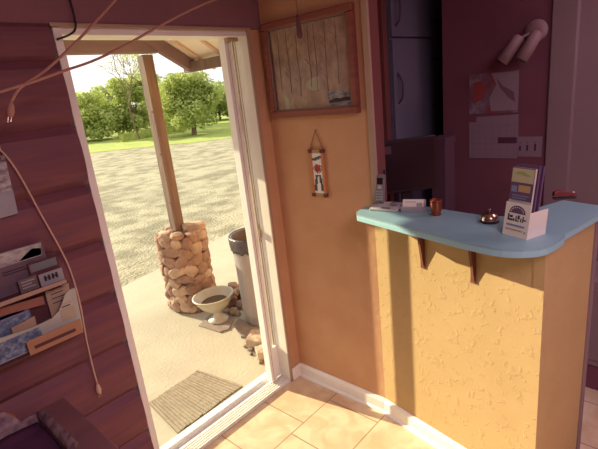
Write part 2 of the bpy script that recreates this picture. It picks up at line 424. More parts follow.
# business card holder
Mc = LM((-.016, -.862, ZT), (.30, -.95))
ch = thing('card_holder', 'small grey desk holder filled with pale business cards', 'card holder', (-.016, -.862, ZT))
bm = NB(); box(bm, -.052, .052, -.028, .028, 0, .010, M=Mc); box(bm, -.052, .052, -.028, -.023, .010, .024, M=Mc); box(bm, -.052, .052, .022, .028, .010, .045, M=Mc)
link('tray', bm, M_paper2, ch, bevel=.002)
Mcc = Mc @ Matrix.Translation((0, -.016, .011)) @ Matrix.Rotation(math.radians(-24), 4, 'X')
for i in range(2):
    bm = NB(); box(bm, -.046, .046, i*.010, i*.010+.008, 0, .044, M=Mcc); link('card_stack', bm, M_cream, ch)
bm = NB(); box(bm, -.035, .012, -.0012, 0, .030, .033, M=Mcc); box(bm, .016, .04, -.0012, 0, .010, .028, M=Mcc); link('card_print', bm, M_paper2, ch)
fix(ch)
# copper cup and a black pen cup behind it
cu = thing('copper_cup', 'shiny copper cup with ribbed body, on the counter in front of the dark office', 'cup', (-.040, -.972, ZT))
cc = (-.045, -.985, ZT); Q_ = 1.22
bm = NB(); lathe(bm, [(r*Q_, z*.95) for r, z in [(.016, 0), (.018, .004), (.015, .014), (.018, .018), (.0195, .024), (.019, .036), (.0205, .048), (.0195, .060), (.021, .066), (.0185, .066), (.017, .03)]], cc, 32)
link('body', bm, M_copper, cu, smooth=True)
bm = NB(); lathe(bm, [(r*Q_, z*.95) for r, z in [(.0216, .064), (.0222, .067), (.0212, .070), (.0205, .066)]], cc, 32, closed=True); link('rim', bm, M_copper, cu, smooth=True); fix(cu)
# service bell
bl = thing('service_bell', 'round brass service bell standing on the teal counter', 'bell', (-.060, -1.215, ZT))
c = (-.060, -1.215, ZT)
bm = NB(); lathe(bm, [(.034, 0), (.036, .003), (.034, .007), (.012, .008)], c, 32); link('base', bm, M_black, bl, smooth=True)
prof = [(.034, .009), (.0335, .011)]
for i in range(1, 9): a = i/8*PI/2; prof.append((.0325*math.cos(a)+.001, .012+.028*math.sin(a)))
bm = NB(); lathe(bm, prof, c, 32); link('dome', bm, M_chrome, bl, smooth=True)
bm = NB(); lathe(bm, [(.002, .040), (.002, .048), (.0055, .049), (.0055, .052), (.002, .054)], c, 16); link('plunger', bm, M_chrome, bl, smooth=True); fix(bl)
# brochure holder with two kinds of brochure
fl = V((-.178, -1.303, ZT)); fr = V((-.216, -1.395, ZT)); ex = (fr-fl).normalized(); W = (fr-fl).length
ey = V((0, 0, 1)).cross(ex)        # towards the back (office side)
Mo = frame_mat(fl, ex, ey) @ Matrix.Diagonal((1, 1, 1.07, 1))
bh = thing('brochure_holder', 'white counter brochure holder with purple arch printed on its front', 'brochure holder', tuple(fl))
lean = Matrix.Rotation(math.radians(-9), 4, 'X')
bm = NB(); box(bm, 0, W, 0, .095, 0, .003, M=Mo)
def side(x0, x1):
    p = [(0, 0.003), (.095, .003), (.105, .085), (.013, .085)]
    a = [bm.verts.new(Mo @ V((x0, y, z))) for y, z in p]; b = [bm.verts.new(Mo @ V((x1, y, z))) for y, z in p]
    bm.faces.new(a); bm.faces.new(b[::-1])
    for i in range(4): bm.faces.new((a[i], a[(i+1) % 4], b[(i+1) % 4], b[i]))
side(0, .002); side(W-.002, W)
link('pocket_sides', bm, M_cream, bh)
Mf = Mo @ lean
bm = NB(); box(bm, 0, W, 0, .002, .002, .112, M=Mf); link('front_panel', bm, M_cream, bh)
bm = NB()
hw = W/2
pts = [(hw+.033*math.cos(a), .078+.026*math.sin(a)) for a in [PI*i/14 for i in range(15)]]
v0 = [bm.verts.new(Mf @ V((x, -.0008, z))) for x, z in pts]; v1 = [bm.verts.new(Mf @ V((x, .0, z))) for x, z in pts]
bm.faces.new(v0); bm.faces.new(v1[::-1])
for i in range(len(pts)): j = (i+1) % len(pts); bm.faces.new((v0[i], v0[j], v1[j], v1[i]))
link('arch_print', bm, M_inkp, bh)
bm = NB()   # arc of small pale letters on the arch
for i in range(9):
    a = PI*(i+1)/10; x = hw+.027*math.cos(a); z = .078+.020*math.sin(a)
    box(bm, x-.0014, x+.0014, -.0014, -.0008, z-.0018, z+.0018, M=Mf)
link('arch_lettering', bm, M_cream, bh)
bm = NB()
for x0, x1, z0, z1 in ((.014, .020, .052, .074), (.020, .034, .052, .058), (.022, .034, .062, .070), (.036, .042, .052, .060), (.046, .050, .052, .070), (.050, .060, .052, .056), (.054, .062, .060, .073), (.066, .070, .052, .064), (.074, .078, .052, .072), (.078, .088, .058, .062)):
    box(bm, x0, x1, -.0008, 0, z0, z1, M=Mf)
link('figure_print', bm, M_ink, bh)
bm = NB(); x = .012
while x < W-.014:
    w = random.uniform(.003, .007); box(bm, x, x+w, -.0008, 0, .034, .041, M=Mf); x += w+.0018
link('lettering', bm, M_inkb, bh)
bm = NB(); x = .010
while x < W-.018:
    w = random.uniform(.002, .005); box(bm, x, x+w, -.0008, 0, .020, .025, M=Mf); x += w+.0016
box(bm, W-.014, W-.009, -.0008, 0, .016, .024, M=Mf)
link('lettering', bm, M_gold, bh); fix(bh)
def brochure(k, dx, dy, top, label, front):
    Mq = Mo @ Matrix.Translation((dx, dy, .004)) @ Matrix.Rotation(math.radians(-9), 4, 'X')
    o = thing('brochure', label, 'brochure', tuple(Mq.translation), 'brochures in the white counter holder')
    w = .090
    bm = NB(); box(bm, 0, w, 0, .008, 0, top, M=Mq); link('pages', bm, M_paper if front else M_inkp, o)
    if front:
        bm = NB(); box(bm, 0, w, -.0008, 0, .116, top, M=Mq); link('cover', bm, M_inkp, o)
        bm = NB(); box(bm, .002, w-.002, -.0016, -.0008, top-.048, top-.003, M=Mq); link('landscape_print', bm, M_yel, o)
        bm = NB()
        pts = [(.010, top-.022), (.025, top-.014), (.045, top-.012), (.065, top-.020), (.080, top-.024), (.060, top-.027), (.035, top-.022)]
        v0 = [bm.verts.new(Mq @ V((x, -.0024, z))) for x, z in pts]; v1 = [bm.verts.new(Mq @ V((x, -.0016, z))) for x, z in pts]
        bm.faces.new(v0); bm.faces.new(v1[::-1])
        for i in range(len(pts)): j = (i+1) % len(pts); bm.faces.new((v0[i], v0[j], v1[j], v1[i]))
        link('hill_print', bm, M_green, o)
        bm = NB(); box(bm, .034, w-.010, -.0016, -.0008, top-.078, top-.056, M=Mq); link('gold_print', bm, M_gold, o)
        bm = NB(); box(bm, .006, .028, -.0016, -.0008, top-.080, top-.060, M=Mq)
        for i in range(3): box(bm, .012, w-.012-.01*i, -.0016, -.0008, top-.092-.008*i, top-.089-.008*i, M=Mq)
        link('lettering', bm, M_inkb, o)
    fix(o)
brochure(0, .004, .006, .222, 'purple and yellow landscape brochure at the front of the white counter holder', True)
brochure(1, .005, .022, .228, 'dark purple brochure in the middle of the white counter holder', False)
brochure(2, .006, .042, .226, 'dark purple brochure at the back of the white counter holder', False)
# dark red stapler at the far end of the counter
Ms = LM((.372, -1.378, ZT), (.55, -.83))
st = thing('stapler', 'dark red stapler at the far back edge of the counter', 'stapler', (.372, -1.378, ZT))
bm = NB(); box(bm, -.045, .045, -.014, .014, 0, .006, M=Ms); link('base', bm, M_black, st, bevel=.002)
bm = NB(); prism(bm, [(-.048, .014), (-.044, .034), (-.02, .040), (.045, .022), (.047, .013)], 1, -.012, .012)
for v in bm.verts: v.co = Ms @ v.co
link('arm', bm, mat('dark red plastic', (.20, .04, .04), .4), st, bevel=.003)
bm = NB(); lathe(bm, [(.004, 0), (.004, .004), (.001, .005)], tuple(Ms @ V((.036, 0, .024))), 12); link('rivet', bm, M_vinyl, st); fix(st)

# ------------------------------------------------------------------ right wall: framed picture, woven ornament, light pull
pf = thing('framed_picture', 'large red oak framed print of faded trees hanging beside the door', 'picture', (0, -.33, 1.62))
y0, y1, z0, z1 = -.607, -.040, 1.642, 2.112; fw = .034
bm = NB()
for (a, b, c, d_) in ((y0, y1, z0, z0+fw), (y0, y1, z1-fw, z1), (y0, y0+fw, z0+fw, z1-fw), (y1-fw, y1, z0+fw, z1-fw)): box(bm, -.034, -.001, a, b, c, d_)
link('frame', bm, M_oak, pf, bevel=.006)
bm = NB()
for (a, b, c, d_) in ((y0+fw, y1-fw, z0+fw, z0+fw+.006), (y0+fw, y1-fw, z1-fw-.006, z1-fw), (y0+fw, y0+fw+.006, z0+fw, z1-fw), (y1-fw-.006, y1-fw, z0+fw, z1-fw)): box(bm, -.026, -.002, a, b, c, d_)
link('frame_lip', bm, mat('grey lip', (.24, .16, .13), .6), pf)
bm = NB(); box(bm, -.010, -.004, y0+fw, y1-fw, z0+fw, z1-fw); pr = link('print', bm, M_print, pf)
bm = NB()
for i, yy in enumerate((-.13, -.19, -.255, -.33, -.37, -.43, -.50)):
    zb = 1.78-.02*(i % 3); pts = [(-.0115, yy+random.uniform(-.004, .004), zb+(z1-.05-zb)*t/5) for t in range(6)]
    tube(bm, pts, [.0022-.0002*t for t in range(6)], 5)
    for t in range(9):
        zz = zb+.05+random.random()*.2; s = random.choice((-1, 1)); tube(bm, [(-.0113, yy, zz), (-.0113, yy+s*.02, zz+.03), (-.0113, yy+s*.035, zz+.035)], .0008, 4)
link('tree_print', bm, mat('brown trunk print', (.37, .25, .185), .8), pf)
bm = NB(); prism(bm, [(-.290, 1.785), (-.302, 1.808), (-.335, 1.822), (-.385, 1.828), (-.382, 1.765), (-.330, 1.762)], 0, -.0118, -.0105); link('painted_reflection', bm, mat('pale green reflection', (.55, .52, .36), .8), pf)  # bright reflection on the glass, painted as a flat pale shape
bm = NB(); prism(bm, [(-.125, 1.760), (-.150, 1.752), (-.168, 1.735), (-.170, 1.680), (-.138, 1.680), (-.138, 1.735)], 0, -.0118, -.0105)
link('painted_reflection', bm, mat('pale green reflection', (.62, .58, .36), .8), pf)  # second glass reflection, also painted in pale colour
bm = NB(); box(bm, -.0125, -.0105, -.560, -.425, 1.680, 1.752); i_ = link('inset_photo', bm, M_photo, pf)
bm = NB(); prism(bm, [(-.556, 1.716), (-.53, 1.722), (-.50, 1.716), (-.47, 1.719), (-.43, 1.706), (-.43, 1.697), (-.556, 1.703)], 0, -.0135, -.0125); link('inset_skyline', bm, M_ink, pf)
bm = NB(); box(bm, -.019, -.017, y0+fw, y1-fw, z0+fw, z1-fw); link('glass', bm, M_glass, pf); fix(pf)

on_ = thing('beaded_ornament', 'narrow orange wood frame with beaded red flower, hanging by a cord', 'wall ornament', (0, -.317, 1.215))
a0, a1, b0, b1 = -.362, -.272, 1.217, 1.478
for yy in (a0, a1-.014): bm = NB(); box(bm, -.018, -.002, yy, yy+.014, b0, b1); link('frame_stile', bm, M_ornwood, on_, bevel=.004)
for zc in (b0+.015, b1-.015): bm = NB(); box(bm, -.014, -.002, a0+.006, a1-.006, zc-.009, zc+.009); link('frame_rail', bm, M_gold, on_, bevel=.003)
for yy in (a0+.006, a1-.006):
    for zc in (b0+.014, b1-.014):
        bm = NB(); box(bm, -.021, -.001, yy-.011, yy+.011, zc-.010, zc+.010); link('corner_binding', bm, mat('dark leather', (.12, .05, .05), .7), on_, bevel=.003)
bm = NB(); box(bm, -.010, -.004, a0+.014, a1-.014, b0+.02, b1-.02); link('weave', bm, M_cream, on_)
bm1, bm2, bm3 = NB(), NB(), NB()
cy, n_y, n_z = (a0+a1)/2, 10, 34
for i in range(n_y):
    for j in range(n_z):
        y = a0+.0175+i*.0062; z = b0+.026+j*.0062; u = (y-cy)/.03; w = j/n_z
        dark = red = False
        if w < .45: dark = abs(abs(u)-(.75-1.3*abs(w-.12))) < .28 and w > .03
        if .45 <= w < .72:
            r = math.hypot((y-cy)/.026, (w-.62)/.11); red = r < .85; dark = (not red) and r < 1.15 and (i+j) % 2 == 0
        if .80 < w < .93: dark = abs((w-.865)*20+u*.8) < .75
        tgt = bm3 if red else (bm2 if dark else bm1)
        box(tgt, -.0125, -.009, y-.0026, y+.0026, z-.0026, z+.0026)
link('white_beads', bm1, M_vinyl, on_)['kind'] = 'stuff'; link('dark_beads', bm2, mat('grey beads', (.10, .10, .09), .5), on_)['kind'] = 'stuff'
link('red_beads', bm3, mat('red beads', (.42, .05, .04), .5), on_)['kind'] = 'stuff'
bm = NB(); tube(bm, [(-.006, a0+.004, b1), (-.004, cy, b1+.088), (-.006, a1-.004, b1)], .0018, 6); link('hanging_cord', bm, M_rust, on_)
bm = NB(); lathe(bm, [(.002, -.012), (.002, 0), (.005, .001), (.003, .003)], (-.0, cy, b1+.088), 10, M=Matrix.Rotation(-PI/2, 4, 'Y')); link('nail', bm, M_rust, on_)
fix(on_)
tp = thing('light_pull', 'dark wooden light pull hanging on a cord over the framed picture', 'light pull', (-.15, -.402, 1.99))
bm = NB(); lathe(bm, [(.003, .10), (.0075, .096), (.010, .07), (.012, .035), (.0135, .018), (.010, .004), (.004, 0)], (-.15, -.402, 1.992), 18); link('knob', bm, mat('dark pull wood', (.13, .05, .06), .6), tp, smooth=True)
bm = NB(); tube(bm, [(-.15, -.402, 2.09), (-.15, -.4, CEIL+.002)], .0018, 6); link('pull_cord', bm, M_rust, tp); fix(tp)

# ------------------------------------------------------------------ cords in front of the log wall
def plug(parent, p, d_, m, s=1):
    p = V(p); d_ = V(d_).normalized()
    bm = NB(); tube(bm, [p, p+d_*.012*s, p+d_*.03*s, p+d_*.045*s], [.004*s, .009*s, .011*s, .008*s], 10); link('plug', bm, m, parent, smooth=True)
    bm = NB(); tube(bm, [p+d_*.045*s+V((.004, 0, 0)), p+d_*.06*s+V((.004, 0, 0))], .0015, 6); tube(bm, [p+d_*.045*s-V((.004, 0, 0)), p+d_*.06*s-V((.004, 0, 0))], .0015, 6); link('prong', bm, M_chrome, parent)
def cordthing(pts, r, m, label, plugd=None, group=None):
    o = thing('power_cord', label, 'cord', pts[-1], group)
    bm = NB(); tube(bm, smoothpts(pts), r, 8); link('cable', bm, m, o, smooth=True)
    if plugd: plug(o, pts[-1], plugd, m, 1)
    fix(o); return o
cordthing([(-.36, -.3, CEIL+.004), (-.946, -.3, 2.123), (-1.10, -.3, 1.998), (-1.22, -.3, 1.912), (-1.30, -.3, 1.868), (-1.335, -.3, 1.83)], .0042, M_cord,
          'brown cord hanging from the ceiling with its plug dangling before the logs', (-.35, 0, -1))
cordthing([(.002, -.3, 2.36), (-.30, -.3, 2.225), (-.649, -.3, 2.106), (-1.004, -.3, 1.957), (-1.178, -.3, 1.905), (-1.357, -.3, 1.859), (-1.9, -.25, 1.74), (-2.6, -.15, 1.66), (-3.201, -.1, 1.64)], .0042, M_cord,
          'long brown cord strung across above the doorway to the left wall')
cordthing([(-.985, -.016, 2.60), (-.972, -.02, 2.25), (-.969, -.028, 2.12), (-.978, -.03, 2.075), (-1.005, -.026, 2.055), (-1.045, -.01, 2.042)], .004, M_black,
          'thin black cable running down over the top left of the doorframe')
cordthing([(-1.345, -.06, 1.705), (-1.318, -.065, 1.65), (-1.295, -.065, 1.568), (-1.268, -.065, 1.44), (-1.238, -.065, 1.306), (-1.223, -.065, 1.208), (-1.228, -.09, 1.083), (-1.232, -.065, .907), (-1.236, -.065, .759), (-1.234, -.06, .705)], .0032, M_cordw,
          'tan cord hanging beside the magazine rack with its plug at the bottom', (-.05, 0, -1))
# photo print pinned on logs
ph = thing('pinned_photo', 'glossy grey mountain photo print pinned on the logs', 'photo', (-1.39, -.055, 1.46))
bm = NB(); prism(bm, [(-1.46, 1.672), (-1.326, 1.668), (-1.338, 1.466), (-1.46, 1.46)], 1, -.058, -.055); link('sheet', bm, M_photo, ph)
bm = NB(); prism(bm, [(-1.46, 1.55), (-1.332, 1.55), (-1.337, 1.467), (-1.46, 1.461)], 1, -.0595, -.058); link('pale_print', bm, mat('pale blue grey print', (.30, .30, .33), .6, (.36, .36, .38), 12), ph)
bm = NB(); lathe(bm, [(.001, 0), (.006, .004), (.004, .010)], (0, 0, 0), 12, M=Matrix.Rotation(PI/2, 4, 'X'))
for v in bm.verts: v.co += V((-1.345, -.058, 1.66))
link('pin', bm, M_chrome, ph); fix(ph)
nt_ = thing('pinned_note', 'small pale note pinned on the logs above the photo print', 'note', (-1.345, -.055, 1.69))
bm = NB(); box(bm, -1.42, -1.332, -.059, -.056, 1.683, 1.745); link('sheet', bm, M_paper, nt_)
bm = NB()
for i in range(3): box(bm, -1.41, -1.342-.01*i, -.0598, -.059, 1.70+.012*i, 1.703+.012*i)
link('lettering', bm, M_ink, nt_); fix(nt_)

# ------------------------------------------------------------------ wall magazine rack left of the door
M_rack = mat('dark rack wood', (.11, .04, .045), .6)
M_tan = mat('tan rack lip', (.42, .22, .12), .6)
rk = thing('magazine_rack', 'dark two tier wall rack with tan lower lip, on the log wall', 'magazine rack', (-1.45, -.05, .99))
bm = NB(); box(bm, -1.75, -1.258, -.062, -.050, .985, 1.30); link('back_panel', bm, M_rack, rk)
bm = NB(); box(bm, -1.75, -1.265, -.150, -.062, .985, .994); link('shelf', bm, M_rack, rk)
bm = NB(); box(bm, -1.75, -1.262, -.135, -.062, 1.188, 1.196); link('shelf', bm, M_rack, rk)
bm = NB(); box(bm, -1.45, -1.262, -.156, -.150, .990, 1.045); link('front_lip', bm, M_tan, rk, bevel=.002)
bm = NB(); box(bm, -1.43, -1.288, -.1575, -.156, 1.008, 1.020); link('lip_slot', bm, M_rack, rk)
bm = NB(); box(bm, -1.75, -1.268, -.139, -.135, 1.192, 1.206); link('front_lip', bm, M_trimB, rk)
fix(rk)
def mag(name, label, cat, poly, y, m, extras=(), th=.006, group='magazines and leaflets in the wall rack', slant=0):
    o = thing(name, label, cat, (poly[0][0], y, poly[0][1]), group)
    bm = NB(); prism(bm, poly, 1, y-th, y); link('cover', bm, m, o)
    for nm, pl, mm in extras:
        bm = NB(); prism(bm, pl, 1, y-th-.0012, y-th); link(nm, bm, mm, o)
    fix(o); return o
def R_(x0, x1, z0, z1): return [(x0, z0), (x1, z0), (x1, z1), (x0, z1)]
def texts(x0, x1, z0, rows, h=.004, gap=.009, m=None):
    return [('lettering', R_(x0, x1-random.uniform(0, .25)*(x1-x0), z0-i*gap, z0-i*gap+h), m or M_ink) for i in range(rows)]
mag('magazine', 'magazine with a snowy mountain cover in the rack upper tier', 'magazine', R_(-1.62, -1.292, 1.197, 1.352), -.066, mat('plum grey cover', (.15, .10, .12), .6),
    [('mountain_print', [(-1.62, 1.298), (-1.305, 1.302), (-1.297, 1.347), (-1.40, 1.349), (-1.62, 1.345)], M_moun), ('ridge_print', [(-1.38, 1.304), (-1.306, 1.304), (-1.302, 1.328), (-1.33, 1.336), (-1.36, 1.318)], mat('rose ridge print', (.30, .20, .19), .7))] + texts(-1.44, -1.36, 1.278, 2))
mag('booklet', 'slim slate grey booklet in front of the mountain magazine', 'booklet', [(-1.362, 1.197), (-1.262, 1.197), (-1.260, 1.286), (-1.362, 1.290)], -.080, M_rack,
    [('spine_print', R_(-1.357, -1.267, 1.254, 1.283), mat('slate print', (.17, .185, .20), .6))])
mag('leaflet', 'dark leaflet with pale lettering, left one in the rack upper tier', 'leaflet', R_(-1.408, -1.348, 1.197, 1.246), -.094, mat('brown leaflet', (.17, .12, .11), .7), texts(-1.400, -1.356, 1.232, 3, .005, .011, M_paper2))
mag('leaflet', 'grey leaflet with large dark lettering, right one in the rack upper tier', 'leaflet', R_(-1.343, -1.262, 1.197, 1.243), -.100, M_paper2,
    [('lettering', R_(x, x+.008, 1.214, 1.234), M_ink) for x in (-1.328, -1.315, -1.302, -1.289)] + [('lettering', R_(x, x+.018, 1.222, 1.226), M_ink) for x in (-1.328, -1.302)])
mag('brochure', 'tan upright brochure with fine lettering at the right of the lower tier', 'brochure', [(-1.332, .995), (-1.262, .995), (-1.244, 1.178), (-1.330, 1.184)], -.072, mat('tan brochure paper', (.50, .36, .24), .8),
    texts(-1.315, -1.262, 1.165, 4, .003, .018))
mag('magazine', 'blue grey covered magazine at the left of the lower tier', 'magazine', R_(-1.60, -1.395, .995, 1.150), -.074, M_bluep,
    [('cover_band', R_(-1.60, -1.40, 1.118, 1.144), M_inkb), ('lettering', R_(-1.55, -1.41, 1.126, 1.136), M_paper2)])
mag('booklet', 'reddish brown booklet lying sloped under the upper shelf', 'booklet', [(-1.56, 1.182), (-1.345, 1.160), (-1.345, 1.128), (-1.56, 1.155)], -.090, mat('red brown cover', (.30, .13, .09), .7))
mag('leaflet', 'tan leaflet corner showing above the curved pale file', 'leaflet', [(-1.47, .995), (-1.395, .995), (-1.390, 1.103), (-1.468, 1.092)], -.098, mat('tan leaflet paper', (.46, .31, .20), .8))
# pale magazine file with swept front edge
fl_ = thing('magazine_file', 'pale file with a swept S shaped front edge in the lower tier', 'magazine file', (-1.4, -.12, .995))
sw = [(-1.62, .995), (-1.252, .995), (-1.243, 1.158), (-1.268, 1.158), (-1.283, 1.146), (-1.300, 1.118), (-1.318, 1.094), (-1.345, 1.079), (-1.40, 1.075), (-1.50, 1.082), (-1.62, 1.092)]
bm = NB(); prism(bm, sw, 1, -.128, -.122); link('front', bm, mat('pale sage card', (.52, .52, .41), .6, (.44, .45, .38), 9), fl_)
bm = NB(); prism(bm, [(-.122, .995), (-.070, .995), (-.070, 1.12), (-.122, 1.155)], 0, -1.256, -1.250); link('side', bm, M_paper, fl_)
bm = NB(); prism(bm, R_(-1.30, -1.268, 1.112, 1.118), 1, -.129, -.128); prism(bm, R_(-1.315, -1.262, 1.050, 1.098), 1, -.1287, -.128); link('label_print', bm, mat('tan label', (.46, .40, .28), .7), fl_)
bm = NB(); prism(bm, R_(-1.305, -1.275, 1.103, 1.107), 1, -.1295, -.1287); link('lettering', bm, M_ink, fl_)
bm = NB(); prism(bm, R_(-1.60, -1.39, .999, 1.068), 1, -.1292, -.128); link('blue_print', bm, M_bluep, fl_); fix(fl_)

# ------------------------------------------------------------------ low table with open carton, left foreground
tb = thing('side_table', 'dark brown side table against the log wall', 'table', (-1.7, -.4, 0))
M_tbl = mat('rose brown table top', (.22, .10, .105), .5, (.18, .08, .09), 4, stretch=(1, 3, 1))
bm = NB(); box(bm, -2.15, -1.375, -.78, -.10, .722, .75); link('tabletop', bm, M_tbl, tb, bevel=.004)
for x in (-2.10, -1.44):
    for y in (-.73, -.16): bm = NB(); box(bm, x-.02, x+.02, y-.02, y+.02, 0, .722); link('leg', bm, M_rack, tb)
bm = NB(); box(bm, -2.1, -1.44, -.75, -.73, .64, .722); link('apron', bm, M_rack, tb)
bm = NB(); box(bm, -2.1, -1.44, -.16, -.14, .64, .722); link('apron', bm, M_rack, tb); fix(tb)
cb = thing('carton', 'open carton with worn pale flaps holding dark purple cloth, on the side table', 'carton', (-1.66, -.49, .751))
M_ctn = mat('worn grey cardboard', (.30, .215, .215), .8, (.14, .07, .10), 38)
bm = NB(); X0, X1, Y0, Y1, Z0, Z1 = -1.82, -1.515, -.64, -.335, .751, .885
box(bm, X0, X1, Y0, Y1, Z0, Z0+.005)
for a in ((X0, X0+.006, Y0, Y1), (X1-.006, X1, Y0, Y1), (X0, X1, Y0, Y0+.006), (X0, X1, Y1-.006, Y1)): box(bm, *a, Z0+.005, Z1)
link('sides', bm, M_ctn, cb)
bm = NB()   # folded out flap on the right and a raised one at the back
a = [bm.verts.new(p) for p in (V((X1-.004, Y0+.01, Z1)), V((X1-.004, Y1-.01, Z1)), V((X1+.012, Y1-.04, Z1+.018)), V((X1+.016, Y0+.03, Z1+.014)))]
f = bm.faces.new(a); r = bmesh.ops.extrude_face_region(bm, geom=[f]); [setattr(v, 'co', v.co+V((0, 0, .004))) for v in r['geom'] if isinstance(v, bmesh.types.BMVert)]
link('flap', bm, M_ctn, cb)
bm = NB()
a = [bm.verts.new(p) for p in (V((X0+.08, Y1-.004, Z1)), V((X1-.05, Y1-.004, Z1)), V((X1-.075, Y1+.025, Z1+.035)), V((X0+.16, Y1+.035, Z1+.052)))]
f = bm.faces.new(a); r = bmesh.ops.extrude_face_region(bm, geom=[f]); [setattr(v, 'co', v.co+V((0, .003, .003))) for v in r['geom'] if isinstance(v, bmesh.types.BMVert)]
link('flap', bm, M_ctn, cb)
bm = NB(); n = 14; g = []
for i in range(n+1):
    row = []
    for j in range(n+1):
        x = X0+.010+(X1-X0-.02)*i/n; y = Y0+.010+(Y1-Y0-.02)*j/n
        row.append(bm.verts.new((x, y, .862+.014*noise.noise(V((x*14, y*14, 3))))))
    g.append(row)
for i in range(n):
    for j in range(n): bm.faces.new((g[i][j], g[i+1][j], g[i+1][j+1], g[i][j+1]))
r = bmesh.ops.extrude_face_region(bm, geom=bm.faces[:]); 
for v in r['geom']:
    if isinstance(v, bmesh.types.BMVert): v.co.z -= .05
link('cloth', bm, mat('dark purple cloth', (.075, .022, .06), .8), cb, smooth=True)
fix(cb)
og = thing('pumpkin', 'small orange gourd on the side table behind the carton', 'gourd', (-1.603, -.165, .751))
bm = NB(); prof = [(.052*math.sin(PI*i/12)+.004, .048-.048*math.cos(PI*i/12)) for i in range(13)]
n = 30; rings = []
for r_, z in prof: rings.append([bm.verts.new(V((-1.603+r_*(1+.06*math.cos(8*2*PI*i/n))*math.cos(2*PI*i/n), -.165+r_*(1+.06*math.cos(8*2*PI*i/n))*math.sin(2*PI*i/n), .7515+z))) for i in range(n)])
for A, C in zip(rings, rings[1:]):
    for i in range(n): bm.faces.new((A[i], A[(i+1) % n], C[(i+1) % n], C[i]))
bm.faces.new(rings[0]); bm.faces.new(rings[-1])
link('flesh', bm, mat('orange gourd skin', (.42, .13, .05), .5), og, smooth=True)
bm = NB(); tube(bm, [(-1.603, -.165, .845), (-1.600, -.165, .858), (-1.592, -.161, .87)], [.006, .0045, .005]); link('stem', bm, M_bark, og); fix(og)

# ------------------------------------------------------------------ office: cabinet, wall papers, spotlights, desk, monitor
cbn = thing('tall_cabinet', 'tall blue grey cabinet with two stacked doors in the office alcove', 'cabinet', (1.17, -.15, 0))
bm = NB(); box(bm, .815, 1.78, -.285, -.005, 0, 2.55); link('body', bm, M_cab, cbn)
for z0, z1 in ((2.022, 2.54), (.55, 2.010)):
    bm = NB(); box(bm, .818, 1.777, -.305, -.287, z0, z1); dr = link('door', bm, M_cab, cbn, bevel=.003)
    zc = z0+.16 if z0 > 2 else 1.72
    bm = NB(); tube(bm, smoothpts([(.862, -.305, zc-.10), (.862, -.335, zc-.06), (.862, -.338, zc+.03), (.862, -.305, zc+.09)]), .006, 8); link('handle', bm, mat('dull handle', (.10, .06, .10), .5), dr, smooth=True)
    for hz in ((z0+.1,) if z0 > 2 else (1.88, 1.56)):
        bm = NB(); box(bm, 1.33, 1.50, -.311, -.305, hz-.008, hz+.008); link('hinge', bm, mat('dull handle', (0, 0, 0)), dr)
fix(cbn)
def wallpaper(name, label, cat, y0, y1, z0, z1, m, x=1.1):
    o = thing(name, label, cat, (x, (y0+y1)/2, z0)); bm = NB(); box(bm, x-.004, x-.0005, y0, y1, z0, z1); link('sheet', bm, m, o); return o
po = wallpaper('poster', 'red and grey picture page above the calendar grid on the maroon wall', 'poster', -.955, -.667, 1.512, 1.75, M_post1)
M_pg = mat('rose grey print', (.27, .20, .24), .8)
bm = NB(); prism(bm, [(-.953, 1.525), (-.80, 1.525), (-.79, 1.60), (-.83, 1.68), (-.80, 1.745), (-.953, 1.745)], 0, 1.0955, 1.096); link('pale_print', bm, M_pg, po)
bm = NB(); prism(bm, [(-.83, 1.72), (-.865, 1.67), (-.93, 1.63), (-.94, 1.57), (-.90, 1.60), (-.85, 1.66)], 0, 1.0950, 1.0955); link('shadow_print', bm, mat('plum print', (.17, .09, .13), .8), po)
bm = NB(); prism(bm, [(-.69, 1.70), (-.74, 1.71), (-.77, 1.66), (-.75, 1.60), (-.71, 1.58), (-.685, 1.63)], 0, 1.0955, 1.096); link('red_print', bm, mat('red print', (.30, .06, .06), .8), po); fix(po)
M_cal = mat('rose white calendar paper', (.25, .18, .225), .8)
ca = thing('calendar', 'wall calendar grid page with a dark bar near its lower corner', 'calendar', (1.1, -.81, 1.235))
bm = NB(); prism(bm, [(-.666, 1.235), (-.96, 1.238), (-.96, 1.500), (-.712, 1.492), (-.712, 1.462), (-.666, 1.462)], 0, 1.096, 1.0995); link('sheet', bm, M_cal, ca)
bm = NB()
for i in range(7): box(bm, 1.0954, 1.096, -.94+i*.042, -.939+i*.042, 1.25, 1.45)
for i in range(6): box(bm, 1.0954, 1.096, -.945, -.68, 1.25+i*.038, 1.2512+i*.038)
link('grid_lines', bm, mat('grey lines', (.19, .13, .17), .8), ca)
bm = NB(); box(bm, 1.0948, 1.096, -.955, -.845, 1.330, 1.366); link('dark_bar', bm, mat('dark print', (.08, .03, .055), .8), ca); fix(ca)
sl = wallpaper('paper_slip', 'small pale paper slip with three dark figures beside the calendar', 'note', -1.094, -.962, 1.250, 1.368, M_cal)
bm = NB()
for yy, h in ((-.972, .028), (-1.012, .034), (-1.055, .040)): box(bm, 1.0952, 1.096, yy-.008, yy+.003, 1.285, 1.285+h); box(bm, 1.0952, 1.096, yy-.005, yy, 1.33, 1.336)
link('figure_print', bm, mat('dark print', (0, 0, 0)), sl); fix(sl)
sp = thing('spotlight_fixture', 'white twin headed spotlight on the maroon office wall', 'light fixture', (1.1, -1.03, 1.94))
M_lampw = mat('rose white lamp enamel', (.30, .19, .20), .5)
bm = NB(); lathe(bm, [(.058, 0), (.060, .012), (.052, .022), (.02, .026)], (0, 0, 0), 28, M=Matrix.Rotation(-PI/2, 4, 'Y'))
for v in bm.verts: v.co += V((1.099, -1.04, 1.945))
link('base_plate', bm, M_lampw, sp, smooth=True)
